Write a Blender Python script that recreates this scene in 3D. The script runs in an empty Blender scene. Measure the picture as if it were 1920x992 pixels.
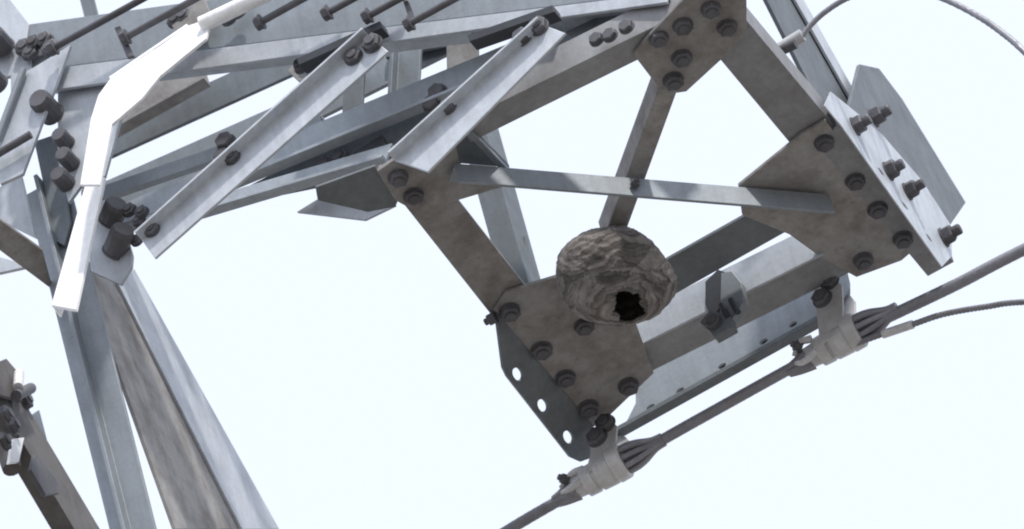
import bpy, bmesh, math, random
from mathutils import Vector, Matrix
from mathutils.geometry import tessellate_polygon
random.seed(7)
S = bpy.context.scene
V = Vector

# ------------------------------------------------------------------ camera
# arm axes: X along the crossarm, Y across it, Z up; a long-lens view from the ground, 30 m away, looking up 45 deg
F = V((-.224, .668, .71)).normalized()
R_ = V((.852, .487, -.189)); R_ = (R_ - F*R_.dot(F)).normalized()
DN = F.cross(R_).normalized()
DIST, FPX = 30.0, 30000.0
H0 = 23.0                                   # height of the arm's underside
ref = V((0, 0, H0)) + .200*R_ + .156*DN     # what the middle of the picture looks at
CAM = ref - F*DIST
cd = bpy.data.cameras.new('camera'); cam = bpy.data.objects.new('camera', cd)
S.collection.objects.link(cam)
M3 = Matrix((R_, -DN, -F)).transposed().to_4x4()
cam.matrix_world = Matrix.Translation(CAM) @ M3
cd.sensor_width = 36; cd.lens = FPX/1920*36
cd.clip_start = .5; cd.clip_end = 20000
cd.dof.use_dof = True; cd.dof.focus_distance = 30.1; cd.dof.aperture_fstop = 7.0
S.camera = cam
S.render.resolution_x, S.render.resolution_y = 1024, 529

# ------------------------------------------------------------------ sky, sun, exposure
SUN = V((.45, -.42, .79)).normalized()      # towards the sun
W = bpy.data.worlds.new('World'); S.world = W; W.use_nodes = True
nt = W.node_tree; nt.nodes.clear()
out = nt.nodes.new('ShaderNodeOutputWorld'); bg = nt.nodes.new('ShaderNodeBackground')
sky = nt.nodes.new('ShaderNodeTexSky'); sky.sky_type = 'NISHITA'; sky.sun_disc = False
sky.sun_elevation = math.asin(SUN.z); sky.sun_rotation = math.atan2(SUN.x, SUN.y)
sky.dust_density = 4; sky.air_density = 1
mx = nt.nodes.new('ShaderNodeMix'); mx.data_type = 'RGBA'; mx.inputs[0].default_value = .90   # thin white overcast
mx.inputs[7].default_value = (10.1, 10.9, 12.6, 1)
nt.links.new(sky.outputs[0], mx.inputs[6]); nt.links.new(mx.outputs[2], bg.inputs[0])
bg.inputs[1].default_value = .1
nt.links.new(bg.outputs[0], out.inputs[0])
sl = bpy.data.lights.new('sun', 'SUN'); sl.energy = 3.0; sl.angle = math.radians(3); sl.color = (1, .96, .9)
so = bpy.data.objects.new('sun', sl); S.collection.objects.link(so)
so.rotation_euler = SUN.to_track_quat('Z', 'Y').to_euler(); so.location = (0, 0, 60)
vs = S.view_settings; vs.view_transform = 'Standard'; vs.look = 'None'; vs.exposure = 0; vs.gamma = 1

# ------------------------------------------------------------------ pixel -> point on a named plane
def ray(p): return (F + (p[0]-960)/FPX*R_ + (p[1]-496)/FPX*DN)
AX = {'x': 0, 'y': 1, 'z': 2}
AWAY = {'x': V((-1, 0, 0)), 'y': V((0, 1, 0)), 'z': V((0, 0, 1))}
def on(p, plane):
    if plane[0] == 'n':                      # tilted plane: ('n', point on it, unit normal pointing away)
        d = ray(p); return CAM + d*((plane[1]-CAM).dot(plane[2])/d.dot(plane[2]))
    a = AX[plane[0]]; val = plane[1] + (H0 if a == 2 else 0)
    d = ray(p); t = (val-CAM[a])/d[a]
    return CAM + d*t
def away(plane): return plane[2] if plane[0] == 'n' else AWAY[plane[0]]

# ------------------------------------------------------------------ materials
def nodes(name):
    m = bpy.data.materials.new(name); m.use_nodes = True
    t = m.node_tree; b = t.nodes['Principled BSDF']
    return m, t, b
def N(t, kind, **kw):
    n = t.nodes.new(kind)
    for k, v in kw.items(): setattr(n, k, v)
    return n
def galv(name, col, dirt, dirt_amt=.45, metal=.35, rough=.5, rust=0.0):
    m, t, b = nodes(name); L = t.links.new
    tc = N(t, 'ShaderNodeTexCoord'); oi = N(t, 'ShaderNodeObjectInfo')
    add = N(t, 'ShaderNodeVectorMath', operation='ADD'); L(tc.outputs['Object'], add.inputs[0])
    sc = N(t, 'ShaderNodeVectorMath', operation='SCALE'); L(oi.outputs['Random'], sc.inputs[3]); sc.inputs[0].default_value = (31, 17, 23)
    L(sc.outputs[0], add.inputs[1])
    n1 = N(t, 'ShaderNodeTexNoise'); n1.inputs['Scale'].default_value = 14; n1.inputs['Detail'].default_value = 6; n1.inputs['Roughness'].default_value = .62
    n2 = N(t, 'ShaderNodeTexNoise'); n2.inputs['Scale'].default_value = 90; n2.inputs['Detail'].default_value = 3
    vo = N(t, 'ShaderNodeTexVoronoi'); vo.inputs['Scale'].default_value = 170
    mp = N(t, 'ShaderNodeMapping'); mp.inputs['Scale'].default_value = (60, 60, 7)
    n3 = N(t, 'ShaderNodeTexNoise'); n3.inputs['Scale'].default_value = 1; n3.inputs['Detail'].default_value = 4
    for n in (n1, n2, vo, mp): L(add.outputs[0], n.inputs['Vector'])
    L(mp.outputs[0], n3.inputs['Vector'])
    r1 = N(t, 'ShaderNodeMapRange'); r1.inputs[1].default_value = .42; r1.inputs[2].default_value = .68; r1.inputs[4].default_value = dirt_amt; L(n1.outputs[0], r1.inputs[0])
    m1 = N(t, 'ShaderNodeMix', data_type='RGBA'); m1.inputs[6].default_value = (*col, 1); m1.inputs[7].default_value = (*dirt, 1); L(r1.outputs[0], m1.inputs[0])
    # spangle of the zinc, streaks, and one tone per piece
    r2 = N(t, 'ShaderNodeMapRange'); r2.inputs[3].default_value = .94; r2.inputs[4].default_value = 1.05; L(vo.outputs['Color'], r2.inputs[0])
    r3 = N(t, 'ShaderNodeMapRange'); r3.inputs[1].default_value = .3; r3.inputs[2].default_value = .7; r3.inputs[3].default_value = .90; r3.inputs[4].default_value = 1.06; L(n3.outputs[0], r3.inputs[0])
    r4 = N(t, 'ShaderNodeMapRange'); r4.inputs[3].default_value = .9; r4.inputs[4].default_value = 1.1; L(oi.outputs['Random'], r4.inputs[0])
    a1 = N(t, 'ShaderNodeMath', operation='MULTIPLY'); L(r2.outputs[0], a1.inputs[0]); L(r3.outputs[0], a1.inputs[1])
    a2 = N(t, 'ShaderNodeMath', operation='MULTIPLY'); L(a1.outputs[0], a2.inputs[0]); L(r4.outputs[0], a2.inputs[1])
    sv = N(t, 'ShaderNodeVectorMath', operation='SCALE'); L(m1.outputs[2], sv.inputs[0]); L(a2.outputs[0], sv.inputs[3])
    last = sv.outputs[0]
    if rust:
        r5 = N(t, 'ShaderNodeMapRange'); r5.inputs[1].default_value = .6; r5.inputs[2].default_value = .72; r5.inputs[4].default_value = rust; L(n2.outputs[0], r5.inputs[0])
        m2 = N(t, 'ShaderNodeMix', data_type='RGBA'); m2.inputs[7].default_value = (.12, .07, .045, 1); L(last, m2.inputs[6]); L(r5.outputs[0], m2.inputs[0]); last = m2.outputs[2]
    L(last, b.inputs['Base Color'])
    b.inputs['Metallic'].default_value = metal
    rr = N(t, 'ShaderNodeMapRange'); rr.inputs[3].default_value = rough-.1; rr.inputs[4].default_value = rough+.18; L(n1.outputs[0], rr.inputs[0]); L(rr.outputs[0], b.inputs['Roughness'])
    bp = N(t, 'ShaderNodeBump'); bp.inputs['Strength'].default_value = .25; bp.inputs['Distance'].default_value = .0012; L(n2.outputs[0], bp.inputs['Height']); L(bp.outputs[0], b.inputs['Normal'])
    return m
MAT = {
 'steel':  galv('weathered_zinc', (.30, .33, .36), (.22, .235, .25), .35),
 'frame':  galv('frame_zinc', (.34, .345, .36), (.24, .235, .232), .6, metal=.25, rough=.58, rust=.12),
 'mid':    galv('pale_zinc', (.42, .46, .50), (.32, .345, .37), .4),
 'light':  galv('bright_lit_zinc', (.56, .59, .63), (.38, .41, .45), .5),  # light zinc tone, also painted on legs to stand for light falling there
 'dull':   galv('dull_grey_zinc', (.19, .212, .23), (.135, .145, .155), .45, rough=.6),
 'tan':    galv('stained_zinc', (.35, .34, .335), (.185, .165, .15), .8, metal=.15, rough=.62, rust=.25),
 'white':  galv('sunlit_white_zinc', (.92, .92, .92), (.88, .88, .89), .2, metal=0, rough=.35),  # glare of sunlit steel put into a near-white base colour
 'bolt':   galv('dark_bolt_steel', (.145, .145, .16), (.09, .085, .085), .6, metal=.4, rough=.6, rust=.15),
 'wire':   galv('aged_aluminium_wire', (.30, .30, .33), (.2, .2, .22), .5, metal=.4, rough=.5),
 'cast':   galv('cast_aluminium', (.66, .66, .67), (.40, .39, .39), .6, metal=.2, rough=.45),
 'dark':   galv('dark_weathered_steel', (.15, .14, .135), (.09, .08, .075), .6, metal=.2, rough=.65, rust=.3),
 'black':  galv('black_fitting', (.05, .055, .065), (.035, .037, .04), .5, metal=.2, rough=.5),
}

# ------------------------------------------------------------------ mesh helpers
WORLD = {}
def link(o, parent=None, loc=None):
    S.collection.objects.link(o)
    o.location = loc if loc is not None else (0, 0, 0)
    WORLD[o.name] = V(o.location)
    if parent:
        o.parent = parent; o.matrix_parent_inverse = Matrix.Translation(-WORLD[parent.name])
    return o
def mesh_obj(name, verts, faces, mat, parent=None, bevel=.0012, smooth=False):
    c = sum(verts, V())/len(verts)
    me = bpy.data.meshes.new(name)
    me.from_pydata([v-c for v in verts], [], faces)
    bm = bmesh.new(); bm.from_mesh(me); bmesh.ops.recalc_face_normals(bm, faces=bm.faces); bm.to_mesh(me); bm.free()
    me.materials.append(MAT[mat] if isinstance(mat, str) else mat)
    if smooth:
        for p in me.polygons: p.use_smooth = True
        me.set_sharp_from_angle(angle=math.radians(35))
    o = link(bpy.data.objects.new(name, me), parent, c)
    if bevel:
        b = o.modifiers.new('edge', 'BEVEL'); b.width = bevel; b.segments = 2; b.limit_method = 'ANGLE'; b.harden_normals = False
    return o
def prism(name, sec0, sec1, mat, parent, bevel=.0012):
    n = len(sec0); vs_ = list(sec0)+list(sec1)
    fs = [list(range(n))[::-1], list(range(n, 2*n))] + [[i, (i+1) % n, n+(i+1) % n, n+i] for i in range(n)]
    return mesh_obj(name, vs_, fs, mat, parent, bevel)
def section(lo, hi, n, t, flange, d):
    u = (hi-lo); w = u.length; u.normalize()
    if not flange: return [lo, hi, hi+n*t, lo+n*t]
    if flange == 'hi': lo, hi, u = hi, lo, -u
    if d > 0: return [lo, hi, hi+n*t, lo+u*t+n*t, lo+u*t+n*d, lo+n*d]
    return [lo+n*t, hi+n*t, hi, lo+u*t, lo+u*t+n*d, lo+n*d]
def member(name, lo, hi, plane, mat, parent, flange='lo', d=.06, t=.008, off=0.0, plane2=None):
    """steel angle: its visible leg is the band between edge lines lo and hi, lying in `plane`; the other leg stands d off it"""
    n = away(plane); p2 = plane2 or plane
    pl = lambda q, e: on(q, plane if e == 0 else p2) + n*off
    s = [section(pl(lo[i], i), pl(hi[i], i), n, t, flange, d) for i in (0, 1)]
    return prism(name, s[0], s[1], mat, parent)
def lbar(name, p0, p1, fa, fb, mat, parent, t=.007):
    """steel angle from its root line p0-p1 and two leg vectors"""
    ax = (p1-p0).normalized(); a = fa - ax*fa.dot(ax); wa = fa.length; a.normalize()
    b = fb - ax*fb.dot(ax) - a*fb.dot(a); wb = fb.length; b.normalize()
    sec = lambda p: [p, p+a*wa, p+a*wa+b*t, p+a*t+b*t, p+a*t+b*wb, p+b*wb]
    return prism(name, sec(p0), sec(p1), mat, parent)
def plate3(name, outer, holes, n, t, mat, parent, bevel=.0012):
    loops = [outer]+holes
    tri = tessellate_polygon(loops)
    flat = [v for l in loops for v in l]; k = len(flat)
    bm = bmesh.new()
    top = [bm.verts.new(v) for v in flat]; bot = [bm.verts.new(v+n*t) for v in flat]
    for a, b, c in tri:
        try: bm.faces.new((top[a], top[b], top[c])); bm.faces.new((bot[c], bot[b], bot[a]))
        except ValueError: pass
    i = 0
    for l in loops:
        m = len(l)
        for j in range(m):
            a, b = i+j, i+(j+1) % m
            bm.faces.new((top[a], top[b], bot[b], bot[a]))
        i += m
    bmesh.ops.dissolve_limit(bm, angle_limit=.01, verts=bm.verts, edges=bm.edges) if not holes else None
    bmesh.ops.recalc_face_normals(bm, faces=bm.faces)
    c = sum(flat, V())/k
    bmesh.ops.translate(bm, verts=bm.verts, vec=-c)
    me = bpy.data.meshes.new(name); bm.to_mesh(me); bm.free()
    me.materials.append(MAT[mat])
    o = link(bpy.data.objects.new(name, me), parent, c)
    if bevel and not holes:
        b = o.modifiers.new('edge', 'BEVEL'); b.width = bevel; b.segments = 2; b.limit_method = 'ANGLE'
    return o
def slot(c, a, b, la, lb, n=14):
    return [c + a*(la*math.cos(2*math.pi*i/n)) + b*(lb*math.sin(2*math.pi*i/n)) for i in range(n)]
def plate(name, poly, plane, mat, parent, t=.008, off=0.0, holes=[]):
    n = away(plane)
    P = [on(q, plane)+n*off for q in poly]
    a, b = (V((0, 1, 0)), n.cross(V((0, 1, 0))).normalized()) if plane[0] == 'n' else {'x': (V((0, 1, 0)), V((0, 0, 1))), 'y': (V((1, 0, 0)), V((0, 0, 1))), 'z': (V((1, 0, 0)), V((0, 1, 0)))}[plane[0]]
    H = [slot(on(h[0], plane)+n*off, a, b, h[1], h[2]) for h in holes]
    return plate3(name, P, H, n, t, mat, parent)

def hexa(bm, r, z0, z1, seg=6, rt=None, rot=0):
    rt = rt or r
    v = [[bm.verts.new((rr*math.cos(rot+2*math.pi*i/seg), rr*math.sin(rot+2*math.pi*i/seg), z)) for i in range(seg)] for rr, z in ((r, z0), (r, z0+(z1-z0)*.82), (r*.86 if rt == r else rt, z1))]
    bm.faces.new(v[0][::-1]); bm.faces.new(v[2])
    for a in (0, 1):
        for i in range(seg): bm.faces.new((v[a][i], v[a][(i+1) % seg], v[a+1][(i+1) % seg], v[a+1][i]))
def bolt_mesh(name, parts):
    bm = bmesh.new()
    for p in parts: hexa(bm, *p)
    bmesh.ops.recalc_face_normals(bm, faces=bm.faces)
    me = bpy.data.meshes.new(name); bm.to_mesh(me); bm.free(); me.materials.append(MAT['bolt']); return me
BOLT = {
 'nut':  bolt_mesh('bolt_nut',  [(.0200, 0, .003, 20), (.0190, .003, .013, 6), (.0105, .013, .017, 12)]),
 'head': bolt_mesh('bolt_head', [(.0200, 0, .004, 20), (.0180, .004, .017, 6)]),
 'long': bolt_mesh('bolt_long', [(.0205, 0, .004, 20), (.0185, .004, .021, 6), (.0110, .021, .036, 12)]),
 'cap':  bolt_mesh('bolt_cap',  [(.0210, 0, .004, 20), (.0200, .004, .045, 12)]),
 'tiny': bolt_mesh('bolt_tiny', [(.0120, 0, .003, 16), (.0105, .003, .012, 6), (.006, .012, .018, 10)]),
}
def bolt(parent, q, plane, kind='nut', off=0.0, s=1.0, axis=None):
    p = on(q, plane) + away(plane)*off if not isinstance(q, Vector) else q
    ax = axis or -away(plane)
    o = bpy.data.objects.new('bolt', BOLT[kind])
    link(o, parent, p)
    e = ax.to_track_quat('Z', 'Y').to_matrix() @ Matrix.Rotation(random.uniform(0, 6.28), 3, 'Z')
    o.rotation_euler = e.to_euler(); o.scale = (s*random.uniform(.96, 1.05),)*2 + (s*random.uniform(.85, 1.2),)
    return o
def bolts(parent, qs, plane, kind='nut', off=0.0, s=1.0, axis=None):
    for q in qs: bolt(parent, q, plane, kind, off, s, axis)

def spline(pts, n):
    out_ = []; P = [pts[0]*2-pts[1]]+pts+[pts[-1]*2-pts[-2]]
    for i in range(1, len(P)-2):
        for k in range(n):
            t = k/n; a, b, c, d = P[i-1:i+3]
            out_.append(.5*((2*b)+(c-a)*t+(2*a-5*b+4*c-d)*t*t+(3*b-a-3*c+d)*t**3))
    return out_+[pts[-1]]
def sweep(name, path, rad, mat, parent=None, seg=18, lobes=0, pitch=.12, depth=.12):
    """round or stranded tube along a path; rad is a number or a function of 0..1"""
    vs_, fs = [], []; L = 0
    up = V((0, 0, 1)); n = len(path)
    for i, p in enumerate(path):
        d = (path[min(i+1, n-1)]-path[max(i-1, 0)]).normalized()
        a = d.cross(up).normalized(); b = a.cross(d)
        if i: L += (p-path[i-1]).length
        r = rad(i/(n-1)) if callable(rad) else rad
        for k in range(seg):
            th = 2*math.pi*k/seg
            rr = r
            if lobes: rr = r*(1-depth+depth*abs(math.cos(lobes/2*(th - 2*math.pi*L/pitch))))
            vs_.append(p+a*(rr*math.cos(th))+b*(rr*math.sin(th)))
    for i in range(n-1):
        for k in range(seg):
            fs.append([i*seg+k, i*seg+(k+1) % seg, (i+1)*seg+(k+1) % seg, (i+1)*seg+k])
    fs.append(list(range(seg))[::-1]); fs.append([(n-1)*seg+k for k in range(seg)])
    return mesh_obj(name, vs_, fs, mat, parent, 0, smooth=True)
def tag(o, label, cat, group=None):
    o['label'] = label; o['category'] = cat
    if group: o['group'] = group
    return o
def thing(name, label, cat, loc, group=None):
    o = bpy.data.objects.new(name, None); link(o, None, V(loc)); return tag(o, label, cat, group)

X_, Y_, Z_ = V((1, 0, 0)), V((0, 1, 0)), V((0, 0, 1))

# ------------------------------------------------------------------ ground
gm, t, b = nodes('dry_grass_and_earth')
tc = N(t, 'ShaderNodeTexCoord'); n1 = N(t, 'ShaderNodeTexNoise'); n1.inputs['Scale'].default_value = .15; n1.inputs['Detail'].default_value = 8
rp = N(t, 'ShaderNodeValToRGB'); rp.color_ramp.elements[0].color = (.15, .138, .122, 1); rp.color_ramp.elements[1].color = (.235, .22, .20, 1)
t.links.new(tc.outputs['Object'], n1.inputs['Vector']); t.links.new(n1.outputs[0], rp.inputs[0]); t.links.new(rp.outputs[0], b.inputs['Base Color']); b.inputs['Roughness'].default_value = .95
bm = bmesh.new(); bmesh.ops.create_grid(bm, x_segments=60, y_segments=60, size=6000)
for v in bm.verts:
    r = v.co.length
    v.co.z = 0 if r < 300 else min(1, (r-300)/2500)*(30*math.sin(v.co.x*.0016+1)*math.cos(v.co.y*.0013)+12*math.sin(v.co.x*.004))
me = bpy.data.meshes.new('ground'); bm.to_mesh(me); bm.free(); me.materials.append(gm)
g = bpy.data.objects.new('ground', me); link(g); g['kind'] = 'structure'

# ------------------------------------------------------------------ lattice tower
T = thing('lattice_tower', 'grey galvanised steel lattice tower with bolted crossarm and braced square end', 'tower', (-1.2, -.5, 0))

# --- square end frame of the arm, seen from below: angles along its four sides, underside at z = 0
z0 = ('z', 0.0)
fA = member('frame_angle', [(905, 249), (1290, 62)], [(868, 222), (1250, 28)], z0, 'tan', T, flange=None, t=.008)         # side D-A, lower leg
def side(name, p0, p1, legs, mat): return lbar(name, p0, p1, legs[0], legs[1], mat, T, .008)
# D-A: root line at its front edge, lower leg runs back (+Y), other leg stands up
dA0, dA1 = on((858, 232), z0), on((1310, 9), z0)
bpy.data.objects.remove(fA)
da = side('frame_angle', dA0, dA1, (Y_*.058, Z_*.070), 'frame')
# D-C: lower leg runs +X from the outer edge, other leg up
dc = side('frame_angle', on((712, 326), z0), on((960, 640), z0), (X_*.088, Z_*.022), 'tan')
# A-B: root at outer edge (+X), lower leg runs -X, other leg stands up and faces +X
ab = side('frame_angle', on((1393, 30), z0), on((1572, 246), z0), (-X_*.088, Z_*.060), 'frame')
b0, b1 = on((1577, 237), ('z', -.011)), on((1768, 503), ('z', -.011)); xr = max(b0.x, b1.x); b0.x = b1.x = xr
ab2 = side('frame_angle', b0, b1, (-X_*.058, Z_*.10), 'frame')
# C-B: lower leg in front, other leg on the back edge
cb = side('frame_angle', on((1190, 596), z0)+Z_*.002, on((1560, 388), z0)+Z_*.002, (-Y_*.088, Z_*.06), 'dull')
# outer end angle beyond C-B, light on its front leg painted as a paler face
cb2 = side('end_angle', on((1150, 676), z0)+Z_*.003, on((1640, 432), z0)+Z_*.003, (Y_*.074, Z_*.082), 'frame')
face = member('end_angle_lit_face', [(1180, 661), (1546, 479)], [(1164, 604), (1530, 424)], ('y', .676), 'light', T, flange=None, t=.005, off=-.006)

# --- gusset plates with bolts (undersides)
zp = ('z', -.0105)
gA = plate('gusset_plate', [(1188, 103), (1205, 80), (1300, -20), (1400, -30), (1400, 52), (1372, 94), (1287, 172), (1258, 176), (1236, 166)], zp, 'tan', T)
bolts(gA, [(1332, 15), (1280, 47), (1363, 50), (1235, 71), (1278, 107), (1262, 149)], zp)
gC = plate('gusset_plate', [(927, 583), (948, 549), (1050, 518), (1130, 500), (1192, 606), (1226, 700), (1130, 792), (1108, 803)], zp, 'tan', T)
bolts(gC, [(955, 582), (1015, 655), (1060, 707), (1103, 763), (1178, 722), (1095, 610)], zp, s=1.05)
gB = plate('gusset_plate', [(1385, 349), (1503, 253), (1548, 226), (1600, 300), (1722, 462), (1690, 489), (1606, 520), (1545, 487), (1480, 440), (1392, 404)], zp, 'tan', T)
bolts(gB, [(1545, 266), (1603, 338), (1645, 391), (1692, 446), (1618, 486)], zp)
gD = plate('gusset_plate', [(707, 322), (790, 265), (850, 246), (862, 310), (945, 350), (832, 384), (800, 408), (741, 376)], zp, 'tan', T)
bolts(gD, [(746, 331), (775, 366)], zp)

# --- the two crossed diagonals of the bottom panel
zc = ('z', -.002)
d1a, d1b = on((1240, 150), zc), on((1131, 450), zc)
ac = lbar('diagonal_angle', d1a, d1b, V((.027, .027, 0)), V((0, 0, .05)), 'tan', T, .006)
d2 = on((852, 306), ('z', -.02)); d3 = on((1556, 364), ('z', -.02))
db = lbar('diagonal_angle', d2, d3, V((0, 0, -.050)), V((-.03, .03, 0)), 'steel', T, .006)
bolt(db, (1190, 346), ('z', -.045), 'tiny', axis=V((.7, -.7, 0)), s=.8)
st = plate('shade_plate', [(852, 250), (884, 238), (956, 314), (852, 306)], ('z', .012), 'dull', T)  # dark triangle added at corner D, shade held in its tone
lbar('shade_plate_edge', on((884, 240), ('z', 0)), on((955, 314), ('z', 0)), V((0, 0, -.012)), V((-.01, .01, 0)), 'steel', T, .004)

# --- hanging slotted plate at corner C, lower lip of the D-C side
xC = ('n', on((1018, 693), ('z', -.014)), V((-.62, 0, .785)))
pC = plate('slotted_plate', [(930, 583), (1122, 812), (1136, 836), (1128, 852), (1088, 866), (1070, 858), (952, 707), (944, 690)], xC, 'dull', T, t=.007,
           holes=[((971, 702), .018, .010), ((1018, 761), .018, .010), ((1066, 820), .018, .010)])
bolt(pC, (929, 594), ('z', -.022), 'tiny', axis=-X_, s=1.2)

# --- light plate with a row of holes, bolted under the end angle, with a turned lip
yl = ('y', .815)
pl = plate('perforated_plate', [(1190, 680), (1575, 470), (1592, 540), (1574, 574), (1172, 796), (1192, 756)], yl, 'mid', T, t=.006,
           holes=[((x, y), .009, .006) for x, y in ((1220, 763), (1275, 732), (1354, 686), (1432, 640), (1487, 608))])
lp = lbar('plate_lip', on((1150, 812), ('y', .811)), on((1574, 577), ('y', .811)), Y_*.022, Z_*.012, 'dull', T, .006)
plate('hole_backing', [(1200, 690), (1580, 480), (1592, 530), (1592, 560), (1200, 784)], ('y', .829), 'dull', T, t=.006)  # added behind the holes so they look dark instead of showing sky
# --- B side: tall plate standing up behind the A-B angle, with bolts through it
xb = ('x', .700)
pB = plate('standing_plate', [(1612, 120), (1648, 128), (1692, 186), (1811, 380), (1778, 428), (1720, 400), (1588, 215)], ('x', .672), 'dull', T)
pB2 = plate('lit_leg_skin', [(1578, 236), (1546, 198), (1558, 172), (1612, 216), (1654, 252), (1730, 340), (1784, 424), (1785, 480), (1766, 500)], ('x', xr+.003), 'light', T, t=.0025,
            holes=[((1652, 322), .012, .007), ((1697, 386), .012, .007), ((1742, 446), .012, .007)])  # thin skin over the A-B leg, light on its outer side coloured in
bolts(pB2, [(1602, 238), (1664, 322), (1700, 360), (1768, 446)], ('x', xr+.003), 'long', s=.95)
bolt(pB2, (1636, 222), ('x', xr+.003), 'long')
# --- brace coming down to it from the upper chord; shade and light of its legs put into their colours
br = member('brace_angle', [(1408, -60), (1590, 300)], [(1462, -60), (1640, 240)], ('x', .64), 'dull', T, flange=None)
br2 = member('brace_lit_leg', [(1458, -60), (1608, 206)], [(1474, -60), (1622, 206)], ('x', .648), 'light', T, flange=None, t=.006)

# --- upright from corner C up into the arm
u0, u1 = on((1002, 560), ('z', .30)), None
ub = on((990, 524), ('y', .56)); ut = ub + Z_*.62
lbar('upright_angle', ub-Z_*.19, ut, -X_*.052, Y_*.075, 'dull', T, .007)
plate('upright_foot_plate', [(952, 470), (985, 440), (995, 536), (948, 526)], ('y', .60), 'dull', T)

# --- left of D: the cut end of a bent plate, shaded underside and lit lip done by colour
bmh = plate('bent_plate', [(592, 352), (703, 312), (748, 372), (742, 388), (690, 398), (596, 376)], ('z', -.004), 'dull', T, t=.006)
plate('bent_plate_lit_lip', [(556, 397), (600, 370), (742, 384), (684, 412)], ('y', .055), 'light', T, t=.006)

# --- front truss of the arm: chords and struts in upright planes
yF = ('y', 0.0)
c1 = member('chord_angle', [(178, 458), (1250, 18)], [(190, 398), (1235, -36)], ('y', .03), 'mid', T, flange='lo', d=-.018)
c0 = member('chord_angle', [(270, 438), (722, 304)], [(262, 408), (735, 268)], ('y', .01), 'mid', T, flange='lo', d=-.016)
dk = plate('gusset_plate', [(380, 392), (620, 270), (820, 196), (836, 226), (742, 312), (610, 345)], ('y', .06), 'dull', T)
bolts(dk, [(612, 312), (640, 300), (690, 290)], ('y', .06), 'nut')
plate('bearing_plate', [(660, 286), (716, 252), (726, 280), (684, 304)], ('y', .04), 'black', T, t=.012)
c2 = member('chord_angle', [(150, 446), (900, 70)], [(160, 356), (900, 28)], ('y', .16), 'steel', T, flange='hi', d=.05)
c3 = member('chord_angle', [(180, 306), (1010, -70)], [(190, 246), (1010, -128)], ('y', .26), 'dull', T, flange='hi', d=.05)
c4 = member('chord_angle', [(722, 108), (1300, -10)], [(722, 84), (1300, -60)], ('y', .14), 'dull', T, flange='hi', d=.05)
# posts between the chords
member('post_angle', [(735, 205), (741, 100)], [(783, 190), (789, 90)], ('y', .11), 'steel', T, flange='lo', d=-.02)
member('post_angle', [(838, 160), (836, 60)], [(896, 130), (894, 40)], ('y', .11), 'tan', T, flange=None)
member('post_angle', [(640, 240), (646, 110)], [(678, 220), (684, 100)], ('y', .12), 'dull', T, flange=None)
gz = plate('gusset_plate', [(538, 132), (560, 112), (640, 66), (660, 90), (574, 166)], ('y', .13), 'tan', T)
bolts(gz, [(575, 118), (592, 126), (600, 104)], ('y', .13), 'nut', s=.8)
tb = member('stub_angle', [(205, 262), (392, 158)], [(208, 212), (372, 100)], ('y', .20), 'tan', T, flange='lo', d=-.02)
# upper chord: two legs meeting at a fold
top = member('chord_angle', [(20, 180), (1250, 4)], [(20, 138), (1250, -14)], ('y', -.05), 'light', T, flange='hi', d=.07)
topu = member('chord_web', [(20, 137), (1250, -15)], [(20, 50), (1250, -120)], ('y', -.035), 'steel', T, flange=None)
# struts in front of the chords
yS = ('y', -.105)
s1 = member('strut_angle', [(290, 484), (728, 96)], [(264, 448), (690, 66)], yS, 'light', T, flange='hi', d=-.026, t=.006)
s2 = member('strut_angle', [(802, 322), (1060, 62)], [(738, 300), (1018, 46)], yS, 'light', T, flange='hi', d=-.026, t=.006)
bolts(s1, [(700, 84), (664, 108)], yS, 'nut'); bolts(s1, [(436, 296), (286, 432)], yS, 'nut', s=.9)
bolts(s2, [(1012, 52), (980, 72)], yS, 'nut'); bolts(s2, [(842, 202)], yS, 'nut', s=.9)
bolts(c1, [(426, 270), (822, 176), (420, 296), (812, 198)], ('y', .03), 'head')
for q in ((1120, 76), (1145, 68), (1176, 52)): bolt(da, q, ('y', dA0.y-.001), 'head', s=.8)
pk = plate('splice_plate', [(1060, 60), (1190, -2), (1200, 20), (1080, 84)], ('y', -.01), 'dull', T)
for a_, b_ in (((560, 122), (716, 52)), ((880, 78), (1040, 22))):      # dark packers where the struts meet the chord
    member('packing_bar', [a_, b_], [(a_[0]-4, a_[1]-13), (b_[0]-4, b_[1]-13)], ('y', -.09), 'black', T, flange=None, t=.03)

member('brace_angle', [(190, 372), (600, 232)], [(186, 350), (596, 208)], ('y', .07), 'mid', T, flange='hi', d=.04)
for q in ((566, 128), (584, 112), (604, 116), (622, 98), (640, 104), (654, 88)): bolt(gz, q, ('y', .0), 'tiny', s=1.25)
for q in ((900, 76), (924, 70), (942, 58), (962, 52)): bolt(c1, q, ('y', .0), 'tiny', s=1.25)
for q in ((268, 400), (244, 396)): bolt(c0, q, ('y', -.02), 'nut', s=.75)
bolts(top, [(448, 22), (430, 36), (330, 40), (346, 32)], ('y', -.06), 'nut', s=.9)
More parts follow.
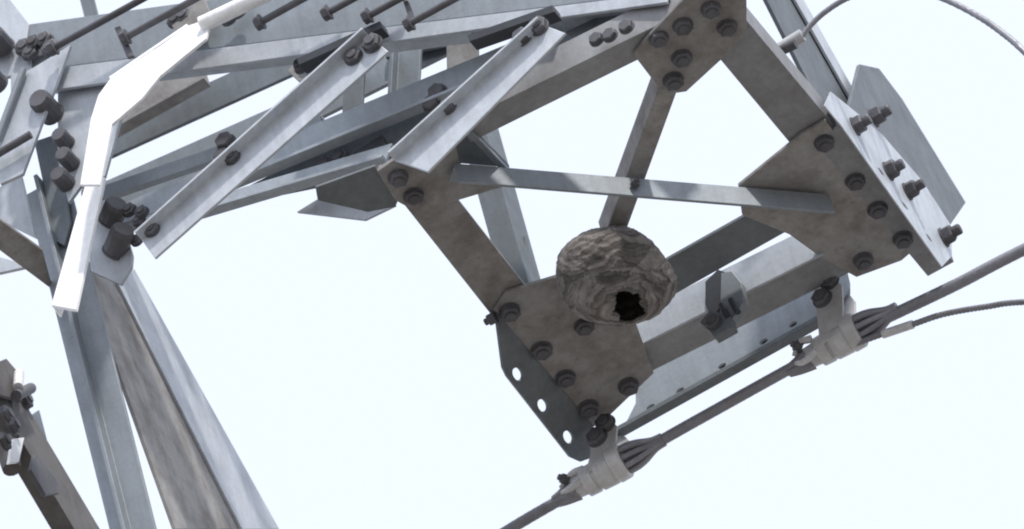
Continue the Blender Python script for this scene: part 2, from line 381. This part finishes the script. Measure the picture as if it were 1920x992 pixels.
# --- step bolts along the upper chord
def rod(name, a_, b_, plane, r, mat, parent): return sweep(name, [on(a_, plane), on(b_, plane)], r, mat, parent, 12)
for a_, b_ in (((104, 88), (300, -20)), ((240, 68), (420, -32)), ((492, 40), (640, -42)), ((618, 22), (760, -56)), ((772, 42), (900, -28)), ((694, 28), (800, -30))):
    o = rod('step_bolt', a_, b_, ('y', -.10), .0070, 'bolt', T)
    h = bpy.data.objects.new('bolt_head', BOLT['head']); p = on(a_, ('y', -.10)); link(h, o, p); h.rotation_euler = (-(on(b_, ('y', -.10))-p)).to_track_quat('Z', 'Y').to_euler(); h.scale = (.8, .8, .9)
member('cleat', [(214, 52), (238, 108)], [(224, 48), (250, 104)], ('y', -.09), 'bolt', T, flange=None)
plate('cleat', [(755, 0), (764, 0), (778, 40), (770, 46)], ('y', -.09), 'bolt', T)
plate('cleat_plate', [(310, 30), (380, -10), (400, 40), (340, 76)], ('y', -.07), 'tan', T)
lbar('post_angle', on((165, 60), ('y', .3)), on((165, 60), ('y', .3))+Z_*.4, X_*.028, Y_*.03, 'dull', T)

# --- left node: leg, plates, braces
legp = on((140, 590), ('y', .02)); LX = legp.x
lbar('leg_angle', V((LX, .02, 0)), V((LX, .02, legp.z+.36)), X_*.056, V((-.03, -.02, 0)), 'steel', T, .008)
lbar('leg_angle', V((LX-.002, .018, 0)), V((LX-.002, .018, legp.z+.36)), -X_*.034, Y_*.05, 'steel', T, .008)
n1_ = plate('node_plate', [(108, 150), (206, 140), (232, 200), (196, 330), (150, 350), (128, 380), (108, 300)], ('y', -.03), 'light', T)
bolts(n1_, [(100, 216)], ('y', -.03), 'cap', s=1.1); bolts(n1_, [(126, 270), (136, 309), (126, 346)], ('y', -.03), 'cap', s=.85)
n2_ = plate('node_plate', [(162, 440), (196, 380), (226, 400), (248, 478), (246, 500), (226, 533), (170, 508)], ('y', -.01), 'light', T)
bolts(n2_, [(206, 416), (214, 474)], ('y', -.01), 'cap', axis=V((.75, -.62, .1)), s=1.15); bolt(n2_, (180, 375), ('y', -.01), 'cap', s=.8)
bolts(n2_, [(262, 416), (258, 452)], ('y', -.01), 'nut', s=.7)
n3_ = plate('node_plate', [(60, 128), (132, 84), (100, 172), (42, 326), (0, 345), (-20, 300), (34, 140)], ('y', -.07), 'light', T)
rod('plate_rib', (44, 130), (-6, 262), ('y', -.08), .007, 'steel', T)
rod('step_bolt', (58, 252), (-20, 298), ('y', -.09), .008, 'bolt', T)
n4_ = plate('node_plate', [(-40, -40), (14, -6), (54, 45), (50, 70), (60, 130), (-40, 160)], ('y', -.04), 'light', T)
bolts(n4_, [(46, 90), (66, 84), (86, 78), (96, 92), (58, 100)], ('y', -.05), 'nut', s=.95); bolts(n4_, [(8, 90), (-4, 160), (-8, 95)], ('y', -.05), 'cap', s=1.1)
plate('node_plate', [(-30, 372), (38, 322), (68, 446), (-30, 398)], ('y', .05), 'light', T)
member('brace_angle', [(-40, 440), (100, 545)], [(-40, 384), (80, 470)], ('z', .25), 'tan', T, flange=None)
plate('node_plate', [(-40, 470), (60, 498), (-40, 520)], ('y', .30), 'light', T)
plate('web_plate', [(64, 265), (108, 250), (132, 420), (120, 460), (104, 452)], ('y', .0), 'dull', T)
# brace from the leg, descending beyond the arm; daylight on one leg painted as a paler tone
br3 = member('brace_angle', [(146, 480), (330, 992)], [(218, 530), (452, 992)], ('x', LX+.03), 'tan', T, flange=None)
br4 = member('brace_lit_leg', [(220, 528), (454, 992)], [(252, 504), (524, 992)], ('x', LX+.036), 'light', T, flange=None, t=.006)

# --- tower body below the arm (below the picture), so that it stands on the ground
for x, y in ((-1.5, -.9), (LX, -.9), (-1.5, .02)):
    lbar('leg_angle', V((x, y, 0)), V((x, y, H0-.5)), X_*.08*(1 if x < -1 else -1), Y_*.08*(1 if y < -.5 else -1), 'steel', T, .008)
k = 0
while k*2 < H0-3:
    za, zb = k*2+.2, k*2+2.2; k += 1
    for (xa, ya), (xb_, yb_) in (((-1.5, -.9), (LX-.01, -.9)), ((LX-.01, -.9), (LX-.01, .02)), ((LX-.01, .02), (-1.5, .02)), ((-1.5, .02), (-1.5, -.9))):
        lbar('body_brace', V((xa, ya, za)), V((xb_, yb_, zb)), Z_*.05, V((yb_-ya, xa-xb_, 0)).normalized()*.05, 'steel', T, .006)

# --- bent steel bars by the leg, full sun painted on them as white
tilt = V((0, .94, -.34)).normalized()
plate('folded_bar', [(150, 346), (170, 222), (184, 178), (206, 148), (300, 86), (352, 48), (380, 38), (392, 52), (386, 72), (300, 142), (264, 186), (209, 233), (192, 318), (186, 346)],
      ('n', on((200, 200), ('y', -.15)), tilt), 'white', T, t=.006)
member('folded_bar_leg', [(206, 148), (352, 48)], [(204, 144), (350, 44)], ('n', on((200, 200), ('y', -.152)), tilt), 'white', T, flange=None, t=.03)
member('sunlit_strut', [(96, 572), (166, 322)], [(142, 580), (196, 332)], ('n', on((140, 450), ('y', -.12)), V((0, .94, -.34)).normalized()), 'white', T, flange='lo', d=.03)
rod('sunlit_rod', (378, 46), (560, -40), ('y', -.12), .016, 'white', T)

# ------------------------------------------------------------------ wasp nest
def nest():
    C = on((1146, 517), ('z', -.075)); R0 = .0945
    bm = bmesh.new(); bmesh.ops.create_icosphere(bm, subdivisions=6, radius=1)
    rnd = random.Random(3)
    seeds = []
    for i in range(60):
        z = 1-2*(i+.5)/60; a = i*2.39996+rnd.uniform(-.5, .5); r = math.sqrt(1-z*z)
        seeds.append((V((r*math.cos(a), r*math.sin(a), z+rnd.uniform(-.05, .05))).normalized(), rnd.uniform(-.5, .5), rnd.uniform(.6, 1.25), rnd.random()))
    up = V((0, 0, 1))
    hole = (R_*.32 + DN*.63 - F*.70).normalized()
    hu = R_ - hole*R_.dot(hole); hu.normalize(); hv = hole.cross(hu)
    side_dir = (R_*.90 + DN*.22 + F*.25).normalized(); low_dir = (R_*.72 + DN*.62 - F*.25).normalized()
    cl = bm.loops.layers.color.new('tone')
    tone = {}
    kill = []
    for v in bm.verts:
        d = v.co.normalized()
        e = d.cross(up); e = e.normalized() if e.length > 1e-4 else X_
        s = e.cross(d)                       # points up along the surface
        best, b2 = 9, 9; info = None
        for sd, rot, sz, tn in seeds:
            q = sd-d
            if q.length_squared > .6: continue
            ca, sa = math.cos(rot), math.sin(rot)
            x = q.dot(e)*ca+q.dot(s)*sa; y = -q.dot(e)*sa+q.dot(s)*ca
            dist = math.sqrt((x*.8)**2+(y*1.15+ .4*x*x)**2)/sz
            if dist < best: best, b2, info = dist, best, (x, y, tn, sz)
            elif dist < b2: b2 = dist
        x, y, tn, sz = info
        edge = max(0, min(1, (b2-best)/.05))
        wob = .25*math.sin(17*d.x+5*d.z+tn*9)+.2*math.sin(23*d.y-8*d.x)
        ph = (y*1.1+1.6*x*x)*10.5+tn*7+wob; fr = ph-math.floor(ph)              # paper bands laid one over the other
        bt = (math.sin(math.floor(ph)*12.9898+tn*78.233)*43758.5453) % 1
        lift = .010*edge+.020*fr
        h = 1+lift+.012*math.sin(9*d.x+3*d.y)*math.cos(7*d.z+2*d.y)+.008*math.sin(31*d.x+11*d.z)*math.sin(27*d.y-9*d.z)+.035*math.sin(3.1*d.x+1)*math.sin(2.7*d.y+.4)+.02*math.sin(4*d.z+2*d.x)
        k = (.88+.16*tn)*(.68+.55*bt)*(.80+.28*fr)*(.88+.12*edge)
        tone[v.index] = k
        h += .24*math.exp(-((1-d.dot(side_dir))/.13)) + .10*math.exp(-((1-d.dot(low_dir))/.05))   # built out on to the end angle, with a lobe below
        hx, hy = d.dot(hu), d.dot(hv)
        rim = math.atan2(hy, hx)
        rr = math.sqrt((hx/.29)**2+(hy/.33)**2)+.16*math.sin(2*rim+.9)+.10*math.sin(5*rim+1)+.03*math.sin(11*rim)
        if d.dot(hole) > .3 and rr < 1: kill.append(v)
        elif d.dot(hole) > .3 and rr < 1.5: h += .05*(1.5-rr)          # lip round the mouth
        v.co = d*R0*h
    for f in bm.faces:
        for l in f.loops:
            q = tone[l.vert.index]; l[cl] = (q, q, q, 1)
    bmesh.ops.delete(bm, geom=kill, context='VERTS')
    # stretch a little along the bar it hangs from, flatten the top on to the steel
    for v in bm.verts:
        v.co += R_*(.07*v.co.dot(R_)) 
        top_ = .083
        if v.co.z > top_: v.co.z = top_+(v.co.z-top_)*.15
    me = bpy.data.meshes.new('nest_shell'); bm.to_mesh(me); bm.free()
    for p in me.polygons: p.use_smooth = True
    m, t, b = nodes('wasp_paper'); L = t.links.new
    at = N(t, 'ShaderNodeVertexColor', layer_name='tone'); tc = N(t, 'ShaderNodeTexCoord')
    n1 = N(t, 'ShaderNodeTexNoise'); n1.inputs['Scale'].default_value = 38; n1.inputs['Detail'].default_value = 6
    n2 = N(t, 'ShaderNodeTexNoise'); n2.inputs['Scale'].default_value = 260; n2.inputs['Detail'].default_value = 4
    L(tc.outputs['Object'], n1.inputs['Vector']); L(tc.outputs['Object'], n2.inputs['Vector'])
    rp = N(t, 'ShaderNodeValToRGB'); e = rp.color_ramp.elements
    e[0].position = .3; e[0].color = (.19, .17, .16, 1); e[1].position = .72; e[1].color = (.38, .35, .33, 1)
    L(n1.outputs[0], rp.inputs[0])
    mu = N(t, 'ShaderNodeMix', data_type='RGBA', blend_type='MULTIPLY'); mu.inputs[0].default_value = 1
    L(rp.outputs[0], mu.inputs[6]); L(at.outputs[0], mu.inputs[7]); L(mu.outputs[2], b.inputs['Base Color'])
    b.inputs['Roughness'].default_value = .9
    bp = N(t, 'ShaderNodeBump'); bp.inputs['Strength'].default_value = .5; bp.inputs['Distance'].default_value = .002; L(n2.outputs[0], bp.inputs['Height']); L(bp.outputs[0], b.inputs['Normal'])
    me.materials.append(m)
    root = thing('wasp_nest', 'round brown paper wasp nest with dark entrance hole stuck to tower frame', 'wasp nest', C)
    o = link(bpy.data.objects.new('nest_shell', me), root, C)
    sm = o.modifiers.new('wall', 'SOLIDIFY'); sm.thickness = .006; sm.offset = -1
    # brood comb inside, just seen through the mouth
    bm = bmesh.new(); bmesh.ops.create_cone(bm, cap_ends=True, segments=24, radius1=.06, radius2=.06, depth=.014)
    me2 = bpy.data.meshes.new('brood_comb'); bm.to_mesh(me2); bm.free(); me2.materials.append(m)
    link(bpy.data.objects.new('brood_comb', me2), root, C+V((0, 0, .035)))
nest()

# ------------------------------------------------------------------ earth wire, its clamps and the bonding cables
yw = ('y', .80)
wp = [on(q, yw) for q in ((760, 1120), (950, 996), (1110, 903), (1240, 826), (1370, 753), (1500, 681), (1560, 650))]
wire = sweep('earth_wire', spline(wp, 40), .0112, 'wire', None, 20, lobes=9, pitch=.16, depth=.09)
tag(wire, 'grey stranded earth wire running between the two clamps under the arm', 'wire')
wp2 = [on(q, yw) for q in ((1585, 632), (1640, 606), (1700, 578), (1800, 530), (1930, 463), (2300, 285))]
wire2 = sweep('earth_wire', spline(wp2, 40), .0118, 'wire', None, 20, lobes=9, pitch=.16, depth=.09)
tag(wire2, 'thick grey wire leaving the upper clamp away from the tower', 'wire')
wp3 = [on(q, yw) for q in ((1590, 650), (1650, 628), (1712, 608), (1770, 589), (1850, 575), (1930, 566), (2200, 560))]
wire3 = sweep('bonding_cable', spline(wp3, 50), .0062, 'wire', None, 20, lobes=6, pitch=.05, depth=.3)
tag(wire3, 'thin twisted cable leaving the upper clamp below the thick wire', 'cable')
sweep('cable_sleeve', [on((1655, 627), yw), on((1712, 608), yw)], .0085, 'cast', wire3, 16)
ya = ('y', .35)
ap = [on(q, ya) for q in ((1500, 74), (1516, 52), (1545, 24), (1590, -4), (1650, -22), (1710, -20), (1770, -2), (1830, 28), (1880, 62), (1930, 106), (2040, 220))]
arc = sweep('jumper_cable', spline(ap, 16), lambda u: .0055+.0015*u, 'wire', None, 14, lobes=6, pitch=.05, depth=.2)
tag(arc, 'thin dark jumper cable looping through the air from the arm corner', 'cable')
sweep('end_sleeve', [on((1462, 92), ya), on((1505, 66), ya)], .013, 'cast', arc, 16)
sweep('end_bolt', [on((1458, 98), ('y', .33)), on((1492, 82), ('y', .33))], .010, 'bolt', arc, 12)

def clamp(at, label, ext):
    """wedge clamp: barrel round the wire, strap up to the arm, strands splayed on the far side"""
    o = on(at, yw); d = (on((at[0]+100, at[1]-54), yw)-o).normalized(); upv = Z_
    root = thing('wire_clamp', label, 'clamp', o, 'clamps that hold the earth wire under the arm')
    P = lambda u, v, y=0.0: o + d*u + Z_*v + Y_*y
    prof = [(-.060, .014), (-.058, .021), (-.036, .023), (-.034, .029), (-.012, .030), (-.010, .026), (-.006, .026), (-.004, .031), (.026, .032), (.030, .029)]
    sweep('barrel', [P(u_, .0) for u_, r in prof], lambda u: prof[round(u*(len(prof)-1))][1], 'cast', root, 24)
    sweep('collar', [P(.028, .003), P(.031, .003), P(.052, .004), P(.056, .004)], lambda u: .036 if .2 < u < .8 else .033, 'cast', root, 22)
    sweep('neck', spline([P(-.105, -.006), P(-.08, -.006), P(-.055, -.003)], 6), lambda u: .012+.012*u, 'wire', root, 16, lobes=8, pitch=9, depth=.25)
    for k in range(9):
        a = 2*math.pi*k/9; f = lambda r, u: P(u, .003+r*math.cos(a), r*math.sin(a))
        sweep('grip_strand', spline([f(.024, .05), f(.024, .07), f(.020, .09), f(.010, .118), f(.008, .14)], 6), .0058, 'wire', root, 8)
    kv = .66 if ext == 0 else 1.0
    P0 = P; P = lambda u, v, y=0.0: P0(u+(.012 if ext == 0 and v > .02 else 0), v*kv, y)
    # two side straps and the yoke that is bolted to the arm
    y0 = -.030
    pts = [P(-.02, -.012, y0), P(.028, -.012, y0), P(.046, .05, y0), P(.056, .10, y0), P(.046, .135, y0), P(.026, .15, y0), P(-.002, .125, y0), P(-.010, .05, y0)]
    s_ = plate3('strap', pts, [], Y_, .006, 'cast', root)
    plate3('strap', [p+Y_*.052 for p in pts], [], Y_, .006, 'cast', root)
    for u, v in ((.012, .092), (.036, .125)):
        bolt(s_, P(u, v, y0), None, 'nut', axis=-Y_, s=1.05)
    bolt(s_, P(-.062, .020, -.016), None, 'tiny', axis=V((-.5, -.8, .2)), s=1.1)
    for s2_ in (-1, 1):                                    # ears at the lower end
        sweep('ear', spline([P(-.035, .018*s2_+.004, -.02), P(-.06, .025*s2_, -.022), P(-.08, .010*s2_, -.012)], 5), lambda u: .008-.003*u, 'cast', root, 10)
    return root
clamp((1565, 645), 'cast metal wire clamp at the end of the light perforated plate, where wires part', 1)
clamp((1126, 890), 'cast metal wire clamp beside the slotted hanging plate', 0)

# ------------------------------------------------------------------ shackle gripping the end angle
def shackle():
    yk = ('y', .655)
    c = on((1352, 575), yk)
    root = thing('beam_clamp', 'dark steel beam clamp with bolts gripping the end angle beside the nest', 'clamp', c)
    plate('jaw', [(1322, 528), (1346, 505), (1366, 512), (1350, 575), (1334, 600), (1322, 570)], ('y', .655), 'black', root, t=.02)
    plate('jaw', [(1352, 512), (1372, 508), (1390, 530), (1394, 566), (1372, 600), (1350, 588)], ('y', .640), 'steel', root, t=.02)
    pd = plate('foot_block', [(1312, 604), (1330, 582), (1368, 590), (1374, 612), (1338, 632), (1330, 618)], ('y', .630), 'dull', root, t=.022)
    bolt(pd, (1340, 606), ('y', .630), 'nut', s=.9)
    for q in ((1356, 566), (1374, 556)):
        sweep('grip_bar', [on((q[0]-4, q[1]+6), ('y', .632)), on((q[0]+10, q[1]+30), ('y', .632))], .006, 'black', root, 10)
shackle()

# ------------------------------------------------------------------ bracket arm low beside the leg
def bracket():
    xk = ('x', LX-.30)
    base = on((60, 800), xk)
    root = thing('bracket_arm', 'dark brownish steel bracket arm with bright fittings, low beside the tower leg', 'bracket', base)
    a = member('arm_angle', [(-40, 690), (150, 1010)], [(0, 676), (190, 996)], xk, 'dark', root, flange='lo', d=.04)
    bolts(a, [(12, 706), (44, 752)], xk, 'nut')
    plate('side_plate', [(-30, 690), (12, 672), (36, 700), (42, 752), (0, 740)], ('x', LX-.28), 'dark', root)
    plate('hanger_plate', [(58, 880), (66, 850), (110, 905), (112, 925), (86, 928)], ('x', LX-.27), 'bolt', root)
    plate('tab', [(54, 782), (74, 768), (90, 830), (70, 822)], ('x', LX-.32), 'dull', root)
    rod('pin', (30, 742), (58, 728), ('x', LX-.27), .011, 'bolt', root)
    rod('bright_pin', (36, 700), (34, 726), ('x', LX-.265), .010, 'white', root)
    sweep('insulator_core', [on((-6, 760), ('x', LX-.33)), on((22, 880), ('x', LX-.33))], lambda u: .034-.016*u, 'dark', root, 16)
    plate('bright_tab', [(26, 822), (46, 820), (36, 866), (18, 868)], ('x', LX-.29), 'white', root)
    for q in ((10, 780), (4, 830), (20, 800)): bolt(a, q, ('x', LX-.29), 'nut')
bracket()
S.cycles.use_denoising = True
S.cycles.filter_width = 2.0
